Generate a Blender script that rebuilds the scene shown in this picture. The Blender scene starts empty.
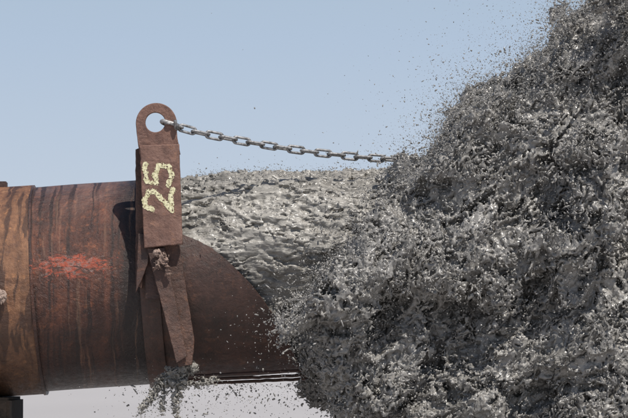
import bpy, bmesh, math, numpy as np
from mathutils import Vector, Matrix, noise as mn
rng=np.random.default_rng(7)
S=0.004; ZC=2.0; ZCAM=1.4; D=15.0
def W(px,py,y=0.0): return Vector(((px-314)*S,y,ZC-(py-209)*S))
scene=bpy.context.scene
def link(o,parent=None):
    scene.collection.objects.link(o)
    if parent: o.parent=parent
    return o
def empty(name):
    e=bpy.data.objects.new(name,None); return link(e)
# ---------------- material helpers
class NT:
    def __init__(s,t): s.t=t
    def n(s,typ,ins=None,**kw):
        nd=s.t.nodes.new(typ)
        for k,v in kw.items(): setattr(nd,k,v)
        for k,v in (ins or {}).items():
            sk=nd.inputs[k]
            if isinstance(v,bpy.types.NodeSocket): s.t.links.new(v,sk)
            else: sk.default_value=v
        return nd
    def m(s,op,a,b=None,c=None):
        i={0:a}
        if b is not None: i[1]=b
        if c is not None: i[2]=c
        return s.n('ShaderNodeMath',i,operation=op).outputs[0]
    def v(s,op,a,b=None):
        i={0:a}
        if b is not None: i[1]=b
        nd=s.n('ShaderNodeVectorMath',i,operation=op)
        return nd.outputs['Value'] if op in('DOT_PRODUCT','LENGTH','DISTANCE') else nd.outputs[0]
    def noise(s,vec,scale,detail=2,rough=.5,dist=0.0,typ='FBM',out=0):
        return s.n('ShaderNodeTexNoise',{'Vector':vec,'Scale':scale,'Detail':detail,'Roughness':rough,'Distortion':dist},noise_dimensions='3D',noise_type=typ).outputs[out]
    def ramp(s,f,stops,interp='LINEAR'):
        nd=s.n('ShaderNodeValToRGB',{0:f}); cr=nd.color_ramp; cr.interpolation=interp
        while len(cr.elements)<len(stops): cr.elements.new(.5)
        for e,(p,c) in zip(cr.elements,stops):
            e.position=p; e.color=(c,c,c,1) if isinstance(c,(int,float)) else (*c,1)
        return nd.outputs[0]
    def mix(s,f,a,b,bt='MIX'):
        nd=s.n('ShaderNodeMix',data_type='RGBA',blend_type=bt)
        for sk,val in ((nd.inputs[0],f),(nd.inputs[6],a),(nd.inputs[7],b)):
            if isinstance(val,bpy.types.NodeSocket): s.t.links.new(val,sk)
            elif isinstance(val,tuple): sk.default_value=(*val,1)
            else: sk.default_value=val
        return nd.outputs[2]
    def rng(s,v,a,b,c,d):
        return s.n('ShaderNodeMapRange',{0:v,1:a,2:b,3:c,4:d}).outputs[0]
def mat(name):
    m=bpy.data.materials.new(name); m.use_nodes=True
    t=m.node_tree; b=t.nodes['Principled BSDF']; return m,NT(t),b
def fin(N,b,col,rough,h=None,dist=.002,strength=.6,metal=0,spec=.5):
    for k,v in (('Base Color',col),('Roughness',rough),('Metallic',metal),('Specular IOR Level',spec)):
        if isinstance(v,bpy.types.NodeSocket): N.t.links.new(v,b.inputs[k])
        else: b.inputs[k].default_value=(*v,1) if isinstance(v,tuple) else v
    if h is not None:
        bp=N.n('ShaderNodeBump',{'Height':h,'Distance':dist,'Strength':strength})
        N.t.links.new(bp.outputs[0],b.inputs['Normal'])
def mud_mat(name,c1,c2,stretch=(1,1,1),r0=.12,r1=.45,bs=.7,coat=0.,spec=.6):
    m,N,b=mat(name)
    tc=N.n('ShaderNodeTexCoord').outputs['Object']
    v=N.v('MULTIPLY',tc,stretch)
    n1=N.noise(v,7,5,.65); n2=N.noise(v,60,4,.65)
    col=N.ramp(n1,[(.38,c1),(.62,c2)])
    col=N.mix(N.ramp(n2,[(.45,0.),(.7,.5)]),col,tuple(min(1,x*1.4) for x in c2))
    r=N.ramp(n2,[(.40,r0),(.58,r1)])
    fin(N,b,col,r,N.noise(v,110,2,.5),.006,bs,spec=spec)
    if coat:
        b.inputs['Coat Weight'].default_value=coat; b.inputs['Coat Roughness'].default_value=.12
    return m
MUD=mud_mat('wet_grey_mud',(.115,.109,.100),(.225,.215,.20),r0=.15,r1=.5,coat=.16)
MUDS=mud_mat('streaming_mud',(.155,.145,.128),(.27,.256,.23),(.35,1,1.1),.28,.65,.8,coat=.05)
DROP=mud_mat('mud_drops',(.15,.144,.134),(.28,.27,.255),coat=.15)
def rust_mat(name,dark,mid,light,px_wet_shade=False,collar=False,bump=.8,r0=.32,r1=.7,streak=.5):
    m,N,b=mat(name)
    tc=N.n('ShaderNodeTexCoord').outputs['Object']
    n1=N.noise(tc,5,6,.7,.4); n2=N.noise(tc,42,6,.75)
    n3=N.noise(tc,14,5,.7,.6)
    wv=N.v('ADD',tc,N.v('MULTIPLY',N.noise(tc,7,3,.6,out=1),(.035,0,0)))
    st=N.noise(N.v('MULTIPLY',wv,(24,2.2,2.2)),1,5,.65)
    f=N.m('ADD',N.m('ADD',N.m('MULTIPLY',n1,.35),N.m('MULTIPLY',n2,.35)),N.m('MULTIPLY',n3,.3))
    col=N.ramp(f,[(.40,dark),(.5,mid),(.60,light)])
    col=N.mix(N.ramp(st,[(.40,0.),(.62,streak)]),col,tuple(x*.32 for x in mid))
    bl=N.noise(tc,24,5,.75,.5)
    col=N.mix(N.ramp(bl,[(.56,0.),(.64,.55)]),col,(light[0]*1.4,light[1]*1.25,light[2]*1.0))
    bd=N.noise(tc,9,6,.75,.8)
    col=N.mix(N.ramp(bd,[(.54,0.),(.62,.6)]),col,tuple(x*.9 for x in dark))
    if px_wet_shade:
        sx=N.n('ShaderNodeSeparateXYZ',{0:tc}); X=sx.outputs[0]; Z=sx.outputs[2]
        up=N.rng(Z,W(0,235).z,W(0,180).z,0.,.6)  # pinkish-grey sheen along the pipe top, painted into the colour
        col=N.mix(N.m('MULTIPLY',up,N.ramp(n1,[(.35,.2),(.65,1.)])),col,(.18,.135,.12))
        dn_shade=N.rng(Z,W(0,275).z,W(0,375).z,0.,.82)  # underside shade painted in, deepening toward the pipe bottom
        col=N.mix(dn_shade,col,(.020,.012,.010))
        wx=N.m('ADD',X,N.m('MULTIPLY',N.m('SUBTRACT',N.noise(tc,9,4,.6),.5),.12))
        w=N.rng(wx,W(112,0).x,W(129,0).x,0.,.9)  # dark wet strip by the flange, with the bracket's shadow painted in
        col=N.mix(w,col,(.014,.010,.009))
        dr=N.noise(N.v('MULTIPLY',wv,(34,1.0,1.0)),1,2,.5,.3)
        col=N.mix(N.ramp(dr,[(.53,0.),(.59,.8)]),col,(.018,.010,.008))
        dr2=N.noise(N.v('MULTIPLY',wv,(45,1.6,2.6)),1,4,.6,.3)
        col=N.mix(N.ramp(dr2,[(.60,0.),(.70,.4)]),col,(.24,.13,.08))
        c=W(76,266)
        q=N.v('MULTIPLY',N.v('SUBTRACT',tc,(c.x,0,c.z)),(1/.16,0,1/.05))
        r=N.v('LENGTH',q)
        pn=N.noise(N.v('MULTIPLY',tc,(15,20,30)),1,7,.85,1.4)
        pm=N.m('SUBTRACT',N.m('ADD',pn,.10),N.m('MULTIPLY',r,.17))
        col=N.mix(N.ramp(pm,[(.47,0.),(.51,.85)]),col,(.37,.07,.032))
        pm2=N.m('SUBTRACT',N.noise(N.v('MULTIPLY',tc,(40,20,80)),1,5,.7),N.m('MULTIPLY',r,.13))
        col=N.mix(N.ramp(pm2,[(.46,0.),(.50,.7)]),col,(.22,.15,.13))
        pm3=N.m('SUBTRACT',N.noise(N.v('MULTIPLY',tc,(20,20,50)),1,6,.8,.8),N.m('MULTIPLY',r,.10))
        col=N.mix(N.ramp(pm3,[(.48,0.),(.51,.9)]),col,(.04,.018,.013))
    if collar:
        dr=N.noise(N.v('MULTIPLY',wv,(20,3,3.0)),1,3,.5,.8)
        col=N.mix(N.ramp(dr,[(.52,0.),(.57,.8)]),col,(.045,.02,.013))
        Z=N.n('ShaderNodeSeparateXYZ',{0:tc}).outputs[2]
        col=N.mix(N.rng(Z,W(0,310).z,W(0,385).z,0.,.7),col,(.045,.025,.016))  # shade under the collar mixed into its rust colour
    rough=N.ramp(n2,[(.3,r0),(.7,r1)])
    h=N.m('ADD',N.noise(tc,55,6,.75),N.m('MULTIPLY',n3,1.0))
    fin(N,b,col,rough,h,.009,bump,spec=.5)
    return m
RP=rust_mat('pipe_rust',(.032,.013,.010),(.115,.040,.023),(.20,.075,.04),px_wet_shade=True,streak=.8,r0=.2,r1=.55)
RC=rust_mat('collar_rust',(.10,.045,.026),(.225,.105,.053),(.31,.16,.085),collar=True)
RB=rust_mat('bracket_rust',(.095,.046,.034),(.175,.092,.068),(.24,.138,.105),r0=.4,r1=.75,streak=.1,bump=.6)
RS=rust_mat('strap_rust',(.045,.024,.018),(.088,.046,.034),(.15,.08,.058),streak=.25)
RD=rust_mat('deflector_rust',(.034,.02,.015),(.060,.031,.024),(.09,.045,.033),streak=.3,bump=.5)
# ---------------- pipe
AX0=W(135,281); SL=9/135
def axis_z(x): return AX0.z+(x-AX0.x)*SL
def tube(name,x0,x1,r,mat_,parent,nx=60,na=160,thick=.018,dent=.0025):
    me=bpy.data.meshes.new(name); vs=[];fs=[]
    for layer,rr in ((0,r),(1,r-thick)):
        for i in range(nx+1):
            x=x0+(x1-x0)*i/nx
            for j in range(na):
                a=2*math.pi*j/na
                d=dent*mn.noise(Vector((x*3,math.cos(a)*2,math.sin(a)*2)))*2 if layer==0 else 0
                rad=rr+d
                vs.append((x-rad*math.sin(a)*SL,rad*math.cos(a),axis_z(x)+rad*math.sin(a)))
    L=(nx+1)*na
    for i in range(nx):
        for j in range(na):
            k=(j+1)%na
            fs.append((i*na+j,i*na+k,(i+1)*na+k,(i+1)*na+j))
            fs.append((L+i*na+j,L+(i+1)*na+j,L+(i+1)*na+k,L+i*na+k))
    for i in (0,nx):
        for j in range(na):
            k=(j+1)%na
            q=(i*na+j,L+i*na+j,L+i*na+k,i*na+k)
            fs.append(q if i==0 else q[::-1])
    me.from_pydata(vs,[],fs); me.materials.append(mat_)
    me.polygons.foreach_set('use_smooth',[True]*len(me.polygons))
    bm=bmesh.new(); bm.from_mesh(me); bmesh.ops.recalc_face_normals(bm,faces=bm.faces); bm.to_mesh(me); bm.free()
    try: me.set_sharp_from_angle(angle=math.radians(40))
    except Exception: pass
    return link(bpy.data.objects.new(name,me),parent)
pipe=empty('rusty_discharge_pipe')
R=.416
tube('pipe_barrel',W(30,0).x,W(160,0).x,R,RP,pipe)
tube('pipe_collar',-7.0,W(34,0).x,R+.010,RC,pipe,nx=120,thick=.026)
tube('weld_bead',W(33,0).x,W(36,0).x,R+.0125,RP,pipe,nx=4,thick=.02,dent=.006)
tube('outlet_flange',W(141,0).x,W(160,0).x,R+.018,RD,pipe,nx=6,thick=.04)
# ---------------- flat plates via 2D curves
def plate(name,splines,y,half,mat_,parent,bevel=.003,jit=.0):
    cu=bpy.data.curves.new(name,'CURVE'); cu.dimensions='2D'; cu.fill_mode='BOTH'
    cu.extrude=half; cu.bevel_depth=bevel; cu.bevel_resolution=2
    for pts in splines:
        q=[]
        for (a,b),(c,d) in zip(pts,pts[1:]+pts[:1]):
            n=max(1,int(math.hypot(c-a,d-b)/4))
            for i in range(n):
                t=i/n; x=a+(c-a)*t; y_=b+(d-b)*t
                k=.6 if i else .0
                q.append((x+k*mn.noise(Vector((x*.3,y_*.3,1))),y_+k*mn.noise(Vector((x*.3,y_*.3,7)))))
        sp=cu.splines.new('POLY'); sp.points.add(len(q)-1); sp.use_cyclic_u=True
        for p,(a,b) in zip(sp.points,q):
            w=W(a,b); p.co=(w.x,w.z,0,1)
    o=bpy.data.objects.new('tmp',cu); link(o)
    dg=bpy.context.evaluated_depsgraph_get()
    me=bpy.data.meshes.new_from_object(o.evaluated_get(dg)); bpy.data.objects.remove(o)
    me.transform(Matrix.Translation((0,y,0))@Matrix.Rotation(math.pi/2,4,'X'))
    me.name=name; me.materials.clear(); me.materials.append(mat_)
    return link(bpy.data.objects.new(name,me),parent)
def arc(cx,cy,r,a0,a1,n): return [(cx+r*math.cos(math.radians(a0+(a1-a0)*i/n)),cy-r*math.sin(math.radians(a0+(a1-a0)*i/n))) for i in range(n+1)]
br=empty('lifting_eye_bracket')
YB=-.47
outer=arc(158,126,19.5,-10,190,40)+[(140,140),(142,156),(181,156),(178,140)]
plate('eye_plate',[outer,arc(157,125,10.5,0,351,40)],YB,.010,RB,br)
plate('front_plate',[[(143,149),(180,148),(183.5,245),(147.5,248.5)]],YB-.026,.0115,RB,br,.004)
plate('back_plate',[[(138,152),(143,150),(146,250),(143,288),(138.5,285)]],YB+.028,.012,RS,br)
plate('lower_strap',[[(157,247),(180,247),(195,340),(193,364),(181,366)]],YB+.02,.014,RS,br)
plate('slanted_strap',[[(150,250),(166,250),(188,356),(179,362)]],YB-.016,.010,RS,br)
plate('hinge_strap',[[(141,236),(151,236),(150,262),(143,282),(139,290)]],YB-.006,.008,RD,br)
def boxmesh(name,lo,hi,mat_,parent,bev=.004):
    bm=bmesh.new(); bmesh.ops.create_cube(bm,size=1)
    for v in bm.verts: v.co=Vector([(lo[i]+hi[i])/2+v.co[i]*(hi[i]-lo[i]) for i in range(3)])
    bmesh.ops.bevel(bm,geom=bm.edges[:],offset=bev,segments=2,affect='EDGES')
    me=bpy.data.meshes.new(name); bm.to_mesh(me); bm.free(); me.materials.append(mat_)
    return link(bpy.data.objects.new(name,me),parent)
boxmesh('upper_saddle',(W(146,0).x,YB+.012,W(0,205).z),(W(158,0).x,-.18,W(0,180).z),RD,br)
boxmesh('mid_saddle',(W(147,0).x,YB+.012,W(0,300).z),(W(165,0).x,-.38,W(0,235).z),RD,br)
def join_parts(name,parts,mat_,parent,smooth=True):
    vs=[];fs=[];o=0
    for v,f in parts:
        vs+= [tuple(x) for x in v]; fs+=[tuple(i+o for i in q) for q in f]; o+=len(v)
    me=bpy.data.meshes.new(name); me.from_pydata(vs,[],fs); me.materials.append(mat_)
    if smooth: me.polygons.foreach_set('use_smooth',[True]*len(me.polygons))
    return link(bpy.data.objects.new(name,me),parent)
def sweep(path,w,closed=True,ns=10,nrm=Vector((0,0,1))):
    n=len(path); vs=[];fs=[]
    for i,p in enumerate(path):
        a=path[(i-1)%n] if closed or i>0 else p; b=path[(i+1)%n] if closed or i<n-1 else p
        t=(b-a).normalized(); u=nrm.cross(t).normalized(); k=t.cross(u)
        for j in range(ns):
            g=2*math.pi*j/ns; vs.append(p+w*(u*math.cos(g)+k*math.sin(g)))
    for i in range(n if closed else n-1):
        for j in range(ns):
            fs.append((i*ns+j,((i+1)%n)*ns+j,((i+1)%n)*ns+(j+1)%ns,i*ns+(j+1)%ns))
    return vs,fs
def link_part(c,T,roll,L,Wd,w):
    T=T.normalized(); up=Vector((0,0,1)); s=T.cross(up).normalized(); u=s.cross(T)
    A=math.cos(roll)*u+math.sin(roll)*s
    r=Wd/2-w; h=L/2-w-r; path=[]
    for i in range(13): a=-math.pi/2+math.pi*i/12; path.append(c+T*(h+r*math.cos(a))+A*(r*math.sin(a)))
    for i in range(13): a=math.pi/2+math.pi*i/12; path.append(c+T*(-h+r*math.cos(a))+A*(r*math.sin(a)))
    return sweep(path,w,True,10,T.cross(A))
m,N,b=mat('galvanised_steel')
tc=N.n('ShaderNodeTexCoord').outputs['Object']
n1=N.noise(tc,70,5,.65)
fin(N,b,N.ramp(n1,[(.38,(.13,.125,.12)),(.6,(.36,.36,.365))]),N.ramp(n1,[(.3,.4),(.7,.65)]),N.noise(tc,250,3),.001,.5,metal=.5)
STEEL=m
ctrl=[(171,127),(200,134.5),(240,141.5),(280,147.5),(320,152),(355,155),(395,157),(440,158)]
YC=lambda px: YB-.01+max(0,(px-171))*.0016
def cpt(px):
    xs=[c[0] for c in ctrl]; ys=[c[1] for c in ctrl]
    return W(px,np.interp(px,xs,ys),YC(px))
pts=[cpt(171+ i*.5) for i in range(560)]
parts=[]; nxt=.02; acc=0; k=0; pitch=.0585
for i in range(len(pts)-1):
    acc+=(pts[i+1]-pts[i]).length
    if acc>=nxt:
        T=pts[min(len(pts)-1,i+8)]-pts[max(0,i-8)]
        parts.append(link_part(pts[i],T,(.25 if k%2 else 1.45)+rng.normal()*.16,.083,.036,.0054)); k+=1; nxt+=pitch
ch=empty('steel_chain')
join_parts('chain_links',parts,STEEL,ch)
T=Vector((1,0,-.3))
join_parts('shackle_bow',[link_part(W(171.5,126.5,YB),T,1.35,.085,.050,.0085)],STEEL,ch)
join_parts('shackle_pin',[sweep([W(177,123,YB-.035),W(177.5,131,YB-.03),W(178,131,YB+.03)],.007,False,10,Vector((1,0,0)))],STEEL,ch)
# number paint
m,N,b=mat('cream_paint'); tc=N.n('ShaderNodeTexCoord').outputs['Object']
fin(N,b,N.ramp(N.noise(tc,90,4),[(.35,(.42,.38,.21)),(.6,(.72,.68,.45))]),.7,N.noise(tc,200,3),.001,.5)
PAINT=m
two=[(.05,.72),(.15,.95),(.5,1.02),(.9,.85),(.85,.6),(.45,.3),(0,0),(.5,.06),(1,-.02)]
five=[(1,1.0),(.15,.93),(.1,.55),(.5,.64),(.95,.47),(.9,.1),(.5,-.04),(0,.12)]
def digit(pts,x0,y0,h,w): return [np.array((x0-v*h,y0-u*w)) for u,v in pts]
segs=[]
for dg in (digit(two,174,212,27,20),digit(five,173,187,26,20)):
    segs+=list(zip(dg,dg[1:]))
vs=[];fs=[];st=.3
for ix in range(int(42/st)):
    for iy in range(int(60/st)):
        x=141+ix*st; y=160+iy*st
        d=9
        for a,b2 in segs:
            ab=b2-a; t=max(0,min(1,((x-a[0])*ab[0]+(y-a[1])*ab[1])/(ab@ab))); d=min(d,math.hypot(x-a[0]-ab[0]*t,y-a[1]-ab[1]*t))
        wd=2.4+1.6*mn.noise(Vector((x*.16,y*.16,0)))+1.2*mn.noise(Vector((x*1.0,y*1.0,4)))
        if d<wd and mn.noise(Vector((x*.6,y*.6,9)))+.6*mn.noise(Vector((x*2,y*2,3)))>-.34:
            o=len(vs); YY=YB-.026-.0115-.004-.0015
            for q in ((0,0),(0,1),(1,1),(1,0)): vs.append(W(x+q[0]*st,y+q[1]*st,YY))
            fs.append((o,o+1,o+2,o+3))
me=bpy.data.meshes.new('painted_number'); me.from_pydata(vs,[],fs); me.materials.append(PAINT)
bm=bmesh.new(); bm.from_mesh(me); bmesh.ops.remove_doubles(bm,verts=bm.verts,dist=.0002); bm.to_mesh(me); bm.free()
link(bpy.data.objects.new('painted_number',me),br)
# ---------------- deflector spoon
de=empty('steel_deflector_chute')
def ztop_px(px): return float(np.interp(px,[158,183,200,213,228,240,252,262,274,285,292,299],[230,235,242,249,261,273,286,299,317,336,349,365]))
def spoon():
    nx=70;na=50;vs=[];fs=[]
    RR=R+.012
    for th in (0,1):
        rr=RR-.016*th
        for i in range(nx+1):
            px=158+(299-158)*i/nx; x=W(px,0).x
            keel=W(px,384-(px-158)*.085).z
            zt=W(0,ztop_px(px)).z
            zc=keel+RR
            s=max(-.999,min(.999,(zt-zc)/RR)); amax=math.asin(s)
            for j in range(na+1):
                a=-math.pi-amax+(amax*2+math.pi)*j/na
                vs.append((x,rr*math.cos(a),zc+rr*math.sin(a)))
    L=(nx+1)*(na+1)
    for i in range(nx):
        for j in range(na):
            q=(i*(na+1)+j,i*(na+1)+j+1,(i+1)*(na+1)+j+1,(i+1)*(na+1)+j)
            fs.append(q); fs.append(tuple(L+k for k in q[::-1]))
        for j in (0,na):
            q=(i*(na+1)+j,(i+1)*(na+1)+j,L+(i+1)*(na+1)+j,L+i*(na+1)+j); fs.append(q)
    for j in range(na):
        for i in (0,nx):
            fs.append((i*(na+1)+j,i*(na+1)+j+1,L+i*(na+1)+j+1,L+i*(na+1)+j))
    me=bpy.data.meshes.new('chute_shell'); me.from_pydata(vs,[],fs)
    bm=bmesh.new(); bm.from_mesh(me); bmesh.ops.recalc_face_normals(bm,faces=bm.faces); bm.to_mesh(me); bm.free()
    me.materials.append(RD); me.polygons.foreach_set('use_smooth',[True]*len(me.polygons))
    try: me.set_sharp_from_angle(angle=math.radians(40))
    except Exception: pass
    link(bpy.data.objects.new('chute_shell',me),de)
spoon()
for k,(ya,yb,yy) in enumerate(((377,370,-.20),(381,375,-.08),(385,379,.06))):
    path=[W(176+i*137/40,ya+(yb-ya)*i/40+.8*mn.noise(Vector((i*.4,k*5,0))),yy) for i in range(41)]
    join_parts('keel_bar_%d'%(k+1),[sweep(path,.0065,False,8,Vector((0,1,0)))],RD,de)
# ---------------- support trestle
m,N,b=mat('dark_wet_steel'); tc=N.n('ShaderNodeTexCoord').outputs['Object']
fin(N,b,N.ramp(N.noise(tc,20,6,.7),[(.35,(.010,.009,.008)),(.65,(.03,.022,.018))]),.9,N.noise(tc,60,4),.004,.6,spec=.1)
tr=empty('pipe_support_trestle')
bx=W(-10,0).x
zb=axis_z(bx)-R-.012
boxmesh('cradle_beam',(bx-.12,-.36,zb-.16),(bx+.085,.36,zb-.0),m,tr,.012)
for k,y in enumerate((-.3,.3)):
    boxmesh('leg_%d'%(k+1),(bx-.10,y-.05,-.05),(bx+.06,y+.05,zb-.162),m,tr,.006)
# ---------------- volumes
def vol(name,bmin,bmax,voxel,build,material,parent):
    t=bpy.data.node_groups.new(name+'_gn','GeometryNodeTree')
    t.interface.new_socket('Geometry',in_out='OUTPUT',socket_type='NodeSocketGeometry')
    N=NT(t)
    pos=N.n('GeometryNodeInputPosition').outputs[0]
    d=build(N,pos)
    res=[max(4,int((bmax[i]-bmin[i])/voxel)) for i in range(3)]
    vc=N.n('GeometryNodeVolumeCube',{'Density':d,'Background':-1.0,'Min':tuple(bmin),'Max':tuple(bmax),'Resolution X':res[0],'Resolution Y':res[1],'Resolution Z':res[2]})
    vm=N.n('GeometryNodeVolumeToMesh',{'Volume':vc.outputs[0],'Threshold':0.0})
    out=N.n('NodeGroupOutput'); t.links.new(vm.outputs[0],out.inputs[0])
    me=bpy.data.meshes.new('t'); o=bpy.data.objects.new('t',me); link(o)
    md=o.modifiers.new('g','NODES'); md.node_group=t
    dg=bpy.context.evaluated_depsgraph_get()
    me2=bpy.data.meshes.new_from_object(o.evaluated_get(dg)); bpy.data.objects.remove(o)
    me2.name=name; me2.materials.clear(); me2.materials.append(material)
    me2.polygons.foreach_set('use_smooth',np.ones(len(me2.polygons),bool))
    return link(bpy.data.objects.new(name,me2),parent)
def line(N,X,Z,a,b):
    a=W(*a);b=W(*b); tx,tz=b.x-a.x,b.z-a.z; l=math.hypot(tx,tz); nx,nz=tz/l,-tx/l
    c=-(nx*a.x+nz*a.z)
    return N.m('ADD',N.m('ADD',N.m('MULTIPLY',X,nx),N.m('MULTIPLY',Z,nz)),c)
def warp(N,pos,scale,amp,det=1):
    c=N.noise(pos,scale,det,.5,out=1)
    return N.v('ADD',pos,N.v('MULTIPLY',N.v('SUBTRACT',c,(.5,.5,.5)),(amp,amp,amp)))
def cen(N,n,a): return N.m('MULTIPLY',N.m('SUBTRACT',n,.5),a)
def ridge(N,n,a,off=.16): return N.m('MULTIPLY',N.m('SUBTRACT',off,N.m('ABSOLUTE',N.m('MULTIPLY',N.m('SUBTRACT',n,.5),2.))),a)
sl=empty('mud_slurry_spray')
def plume_d(N,pos):
    sx=N.n('ShaderNodeSeparateXYZ',{0:pos}); X,Y,Z=sx.outputs
    dA=line(N,X,Z,(412,174),(640,12)); dB=line(N,X,Z,(301,308),(438,174)); dC=line(N,X,Z,(356,440),(299,300))
    yy=N.m('MULTIPLY',N.m('SUBTRACT',.55,N.m('ABSOLUTE',N.m('ADD',Y,.20))),.9)
    d=N.m('SMOOTH_MIN',dA,dB,.08); d=N.m('SMOOTH_MIN',d,dC,.08); d=N.m('SMOOTH_MIN',d,yy,.35)
    al=math.radians(52); u=(math.cos(al),-.15,math.sin(al))
    al_=N.v('DOT_PRODUCT',pos,u)
    cv=N.n('ShaderNodeCombineXYZ',{0:al_,1:al_,2:al_}).outputs[0]
    ps=N.v('SUBTRACT',pos,N.v('MULTIPLY',cv,tuple(c*.26 for c in u)))
    w=warp(N,ps,5,.24); w2=warp(N,ps,17,.09)
    d=N.m('ADD',d,cen(N,N.noise(w,3.0,1,.5),.60))
    d=N.m('ADD',d,ridge(N,N.noise(w,10,2,.5),.32))
    d=N.m('ADD',d,ridge(N,N.noise(w2,27,2,.6),.21,.12))
    # surface breaks up more toward its outer, thinner skin
    d=N.m('ADD',d,cen(N,N.noise(w2,66,1,.6),.165))
    return N.m('MINIMUM',d,N.m('ADD',Y,.985))
plume=vol('splash_plume',(W(258,0).x,-1.0,ZCAM-.29),(W(666,0).x,.36,W(0,-24).z),.0053,plume_d,MUD,sl)
def stream_d(N,pos):
    sx=N.n('ShaderNodeSeparateXYZ',{0:pos}); X,Y,Z=sx.outputs
    dx=N.m('SUBTRACT',X,AX0.x)
    za=N.m('ADD',AX0.z,N.m('SUBTRACT',N.m('MULTIPLY',dx,SL),N.m('MULTIPLY',N.m('MULTIPLY',dx,dx),.02)))
    dz=N.m('SUBTRACT',Z,za)
    rad=N.m('SQRT',N.m('ADD',N.m('MULTIPLY',Y,Y),N.m('MULTIPLY',dz,dz)))
    grow=N.rng(dx,.1,.5,0.,.018)
    d=N.m('SUBTRACT',N.m('ADD',.392,grow),rad)
    low=N.rng(dz,-.10,.12,0.,1.)
    d=N.m('SUBTRACT',d,N.m('MULTIPLY',N.m('SUBTRACT',1.,low),.05))
    s=N.v('MULTIPLY',warp(N,pos,5,.16,2),(.29,1,1.3))
    k=N.rng(dx,.05,.35,.5,1.)
    k=N.m('MULTIPLY',k,N.m('ADD',.35,N.m('MULTIPLY',low,.65)))
    e=N.m('ADD',cen(N,N.noise(s,4,2,.5),.19),ridge(N,N.noise(s,14,3,.6),.09))
    gate=N.rng(N.noise(pos,5,2,.5),.4,.6,.45,1.3)
    e=N.m('ADD',e,N.m('MULTIPLY',gate,cen(N,N.noise(N.v('MULTIPLY',warp(N,pos,20,.03),(.6,1,1)),54,3,.65),.09)))
    return N.m('ADD',d,N.m('MULTIPLY',e,k))
jet=vol('pipe_jet',(W(150,0).x,-.5,AX0.z-.45),(W(500,0).x,.5,AX0.z+.54),.0056,stream_d,MUDS,sl)
def base_d(N,pos):
    sx=N.n('ShaderNodeSeparateXYZ',{0:pos}); X,Y,Z=sx.outputs
    cx=W(640,0).x
    dx=N.m('SUBTRACT',X,cx); y2=N.m('ADD',Y,.18)
    r=N.m('SQRT',N.m('ADD',N.m('MULTIPLY',dx,dx),N.m('MULTIPLY',N.m('MULTIPLY',y2,y2),1.6)))
    rmax=N.m('ADD',.85,N.m('MULTIPLY',N.m('SUBTRACT',1.1,Z),N.m('MULTIPLY',N.m('SUBTRACT',1.1,Z),.9)))
    d=N.m('MULTIPLY',N.m('SUBTRACT',rmax,r),.6)
    d=N.m('MINIMUM',d,N.m('SUBTRACT',1.14,Z))
    w=warp(N,pos,5,.2)
    return N.m('ADD',d,N.m('ADD',ridge(N,N.noise(w,7,3,.6),.25),cen(N,N.noise(w,2.2,2),.4)))
vol('plume_base',(W(640,0).x-2.4,-2.2,-.15),(W(640,0).x+2.4,1.9,1.14),.03,base_d,MUD,sl)
def caps(N,pos,lst,nz):
    d=None
    for a,b2,r in lst:
        ab=b2-a; L2=max(ab.dot(ab),1e-6)
        t=N.m('DIVIDE',N.v('DOT_PRODUCT',N.v('SUBTRACT',pos,tuple(a)),tuple(ab)),L2)
        t=N.n('ShaderNodeClamp',{0:t}).outputs[0]
        cv=N.n('ShaderNodeCombineXYZ',{0:t,1:t,2:t}).outputs[0]
        pt=N.v('ADD',N.v('MULTIPLY',cv,tuple(ab)),tuple(a))
        e=N.m('SUBTRACT',r,N.v('DISTANCE',pos,pt))
        d=e if d is None else N.m('SMOOTH_MAX',d,e,.012)
    w=warp(N,pos,20,.06)
    return N.m('ADD',d,N.m('ADD',ridge(N,N.noise(w,34,3,.6),nz),cen(N,N.noise(w,80,2),nz)))
def drip_d(N,pos):
    y=-.40
    L=[(W(174,374,y),W(192,368,y),.014),(W(165,381,y),W(184,383,y),.018),(W(180,388,y),W(176,402,y),.006),(W(160,386,y),W(152,397,y),.006),
       (W(150,400,y),W(141,412,y),.001),(W(176,402,y),W(180,420,y),.000),(W(190,384,y),W(214,380,y),.003),(W(166,388,y),W(163,412,y),-.001)]
    return caps(N,pos,L,.085)
drip=vol('mud_drips',(W(118,0).x,-.50,W(0,440).z),(W(226,0).x,-.30,W(0,356).z),.0028,drip_d,MUDS,sl)
def knot_d(N,pos):
    y=YB-.05
    return caps(N,pos,[(W(159,254,y),W(168,261,y),.008),(W(167,259,y),W(158,268,y),.006),(W(167,264,y),W(171,275,y),.003)],.04)
KN=mud_mat('frayed_rope',(.12,.075,.06),(.27,.20,.165),(1,1,1),.6,.9,spec=.3)
vol('rope_knot',(W(146,0).x,YB-.10,W(0,286).z),(W(184,0).x,YB+.0,W(0,243).z),.0022,knot_d,KN,br)
def knob_d(N,pos):
    y=-.45
    return caps(N,pos,[(W(-6,294,y),W(3,298,y),.024)],.04)
vol('side_lug_mud',(W(-20,0).x,-.52,W(0,312).z),(W(16,0).x,-.38,W(0,282).z),.003,knob_d,KN,pipe)
boxmesh('top_lug',(W(-14,0).x,-.03,W(0,190).z),(W(1,0).x,.03,W(0,178).z),RD,pipe)
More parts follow.
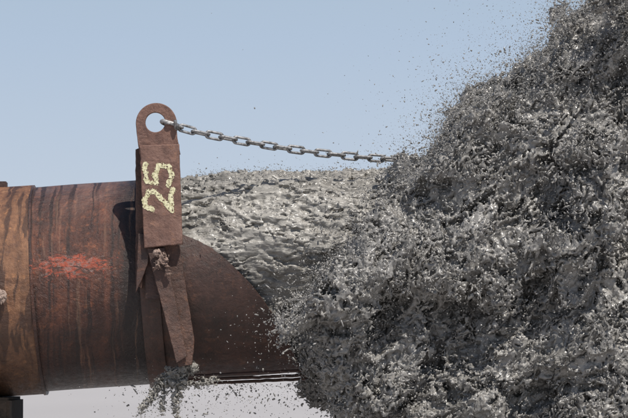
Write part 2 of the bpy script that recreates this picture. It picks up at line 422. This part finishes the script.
# ---------------- droplets
def ico():
    p=(1+5**.5)/2
    v=np.array([(-1,p,0),(1,p,0),(-1,-p,0),(1,-p,0),(0,-1,p),(0,1,p),(0,-1,-p),(0,1,-p),(p,0,-1),(p,0,1),(-p,0,-1),(-p,0,1)],float); v/=np.linalg.norm(v[0])
    f=np.array([(0,11,5),(0,5,1),(0,1,7),(0,7,10),(0,10,11),(1,5,9),(5,11,4),(11,10,2),(10,7,6),(7,1,8),(3,9,4),(3,4,2),(3,2,6),(3,6,8),(3,8,9),(4,9,5),(2,4,11),(6,2,10),(8,6,7),(9,8,1)])
    return v,f
IV,IF=ico()
def drops(name,P,rad,parent,elong=1.0):
    n=len(P)
    A=rng.normal(size=(n,3,3)); Q=np.linalg.qr(A)[0]
    sc=np.stack([rad*(1+elong*rng.exponential(.7,n)),rad,rad*rng.uniform(.6,1,n)],1)
    V=(IV[None]*sc[:,None,:])*(1+rng.normal(size=(n,12,1))*.14)
    V=np.einsum('nij,nkj->nki',Q,V)+P[:,None,:]
    F=(IF[None]+12*np.arange(n)[:,None,None]).reshape(-1)
    me=bpy.data.meshes.new(name)
    me.vertices.add(n*12); me.vertices.foreach_set('co',V.reshape(-1).astype(np.float32))
    me.loops.add(len(F)); me.loops.foreach_set('vertex_index',F.astype(np.int32))
    nf=n*20; me.polygons.add(nf); me.polygons.foreach_set('loop_start',(np.arange(nf)*3).astype(np.int32))
    me.polygons.foreach_set('use_smooth',np.ones(nf,bool))
    me.update(calc_edges=True); me.validate(); me.materials.append(DROP)
    return link(bpy.data.objects.new(name,me),parent)
def arrs(o):
    me=o.data; nv=len(me.vertices)
    co=np.empty(nv*3,np.float32); me.vertices.foreach_get('co',co); co=co.reshape(-1,3)
    no=np.empty(nv*3,np.float32); me.vertex_normals.foreach_get('vector',no); no=no.reshape(-1,3)
    return co,no
def clump(P): return np.array([mn.noise(Vector(p)*6.0) for p in P])
def sample(src,mask,n,mean,smin,smax,bias,name,jit=.6,pw=2.6):
    co,no=src
    idx=np.nonzero(mask)[0]; idx=rng.choice(idx,int(n*1.6))
    c=clump(co[idx]); idx=idx[np.argsort(-c-rng.normal(size=len(c))*.3)[:n]]
    off=rng.exponential(mean,n)[:,None]
    P=co[idx]+no[idx]*.004+ (np.array(bias)[None]+rng.normal(size=(n,3))*jit)*off
    rad=smin*(smax/smin)**(rng.random(n)**pw)
    drops(name,P,rad,sl)
PL=arrs(plume); co=PL[0]
pxx=co[:,0]/S+314; pyy=209-(co[:,2]-ZC)/S
lineA=(pyy-(174+(pxx-410)*(-162/230)))
lineB=(pxx-301)*(134/137)+(pyy-308)      # >0 to the right of the left-hand edge
sample(PL,co[:,1]<-.25,32000,.035,.0010,.0050,(-.1,-.8,.2),'spray_front')
sample(PL,(lineA<50)&(pxx>400),65000,.034,.0006,.0032,(-.5,-.1,.75),'spray_crest')
sample(PL,(lineA<35)&(pxx>425),24000,.080,.0006,.0024,(-.40,-.1,.8),'spray_mist',.5)
sample(PL,(lineB<75)&(co[:,1]<.2),36000,.045,.0008,.0046,(-.7,-.3,.1),'spray_edge')
JT=arrs(jet); jc=JT[0]; jx=jc[:,0]/S+314
sample(JT,(JT[1][:,2]>.3)&(jx>186)&(jx<430),9000,.013,.0008,.0028,(.2,0,.6),'spray_jet',.5)
DR=arrs(drip)
sample(DR,DR[0][:,1]<0,900,.03,.0009,.004,(0,0,-.6),'spray_drip',.7)
n=1100; px=rng.normal(232,55,n); P=np.stack([(px-314)*S,rng.uniform(-.45,.1,n),ZC-(384+rng.exponential(16,n)-209)*S],1)
drops('spray_under',P,.0009*(5)**(rng.random(n)**2.5),sl)
# ---------------- ground
me=bpy.data.meshes.new('ground')
xs=[-6000,-600,-60,-12,12,60,600,6000]; ys=[-200,-30,-8,8,40,200,1500,9000]
vs=[(x,y,0) for y in ys for x in xs]; fs=[(j*8+i,j*8+i+1,(j+1)*8+i+1,(j+1)*8+i) for j in range(7) for i in range(7)]
me.from_pydata(vs,[],fs)
m,N,b=mat('wet_sand'); tc=N.n('ShaderNodeTexCoord').outputs['Object']
fin(N,b,N.ramp(N.noise(N.v('MULTIPLY',tc,(.02,.006,1)),1,5),[(.35,(.38,.355,.34)),(.65,(.47,.445,.43))]),.5,N.noise(tc,3,4),.02,.3)
me.materials.append(m); link(bpy.data.objects.new('ground',me))
# ---------------- light
el=math.radians(60); azd=Vector((.42,-.72,0)).normalized()
sd=Vector((azd.x*math.cos(el),azd.y*math.cos(el),math.sin(el)))
w=bpy.data.worlds.new('World'); scene.world=w; w.use_nodes=True
N=NT(w.node_tree); bg=w.node_tree.nodes['Background']
sky=N.n('ShaderNodeTexSky',sky_type='NISHITA'); sky.sun_disc=False; sky.sun_elevation=el; sky.sun_rotation=math.atan2(sd.x,sd.y)
sky.air_density=1.0; sky.dust_density=1.0; sky.ozone_density=1.5
g=N.n('ShaderNodeTexCoord').outputs['Generated']; gz=N.n('ShaderNodeSeparateXYZ',{0:g}).outputs[2]
haze=N.ramp(gz,[(0.0,(.65,.70,.78)),(.03,(.56,.64,.76)),(.085,(.45,.555,.71))])
haze=N.v('MULTIPLY',haze,(1/.085,)*3)
f=N.rng(gz,.085,.18,.9,0.)
mx=N.mix(f,sky.outputs[0],haze)
w.node_tree.links.new(mx,bg.inputs[0]); bg.inputs[1].default_value=.085
L=bpy.data.lights.new('sun','SUN'); L.energy=5.0; L.angle=math.radians(.5); L.color=(1,.95,.88)
lo=bpy.data.objects.new('sun',L); link(lo); lo.rotation_euler=sd.to_track_quat('Z','Y').to_euler(); lo.location=(5,-8,10)
# ---------------- camera
cam=bpy.data.cameras.new('camera'); co_=bpy.data.objects.new('camera',cam); link(co_)
co_.location=(0,-D-.3,ZCAM); tgt=Vector((0,-.3,ZC))
dv=tgt-co_.location; co_.rotation_euler=dv.to_track_quat('-Z','Y').to_euler()
cam.sensor_width=36; cam.lens=36*dv.length/(628*S)
cam.clip_end=20000; cam.clip_start=.5
cam.dof.use_dof=True; cam.dof.focus_distance=dv.length-.1; cam.dof.aperture_fstop=8
scene.camera=co_
scene.view_settings.view_transform='Standard'; scene.view_settings.look='None'; scene.view_settings.exposure=0
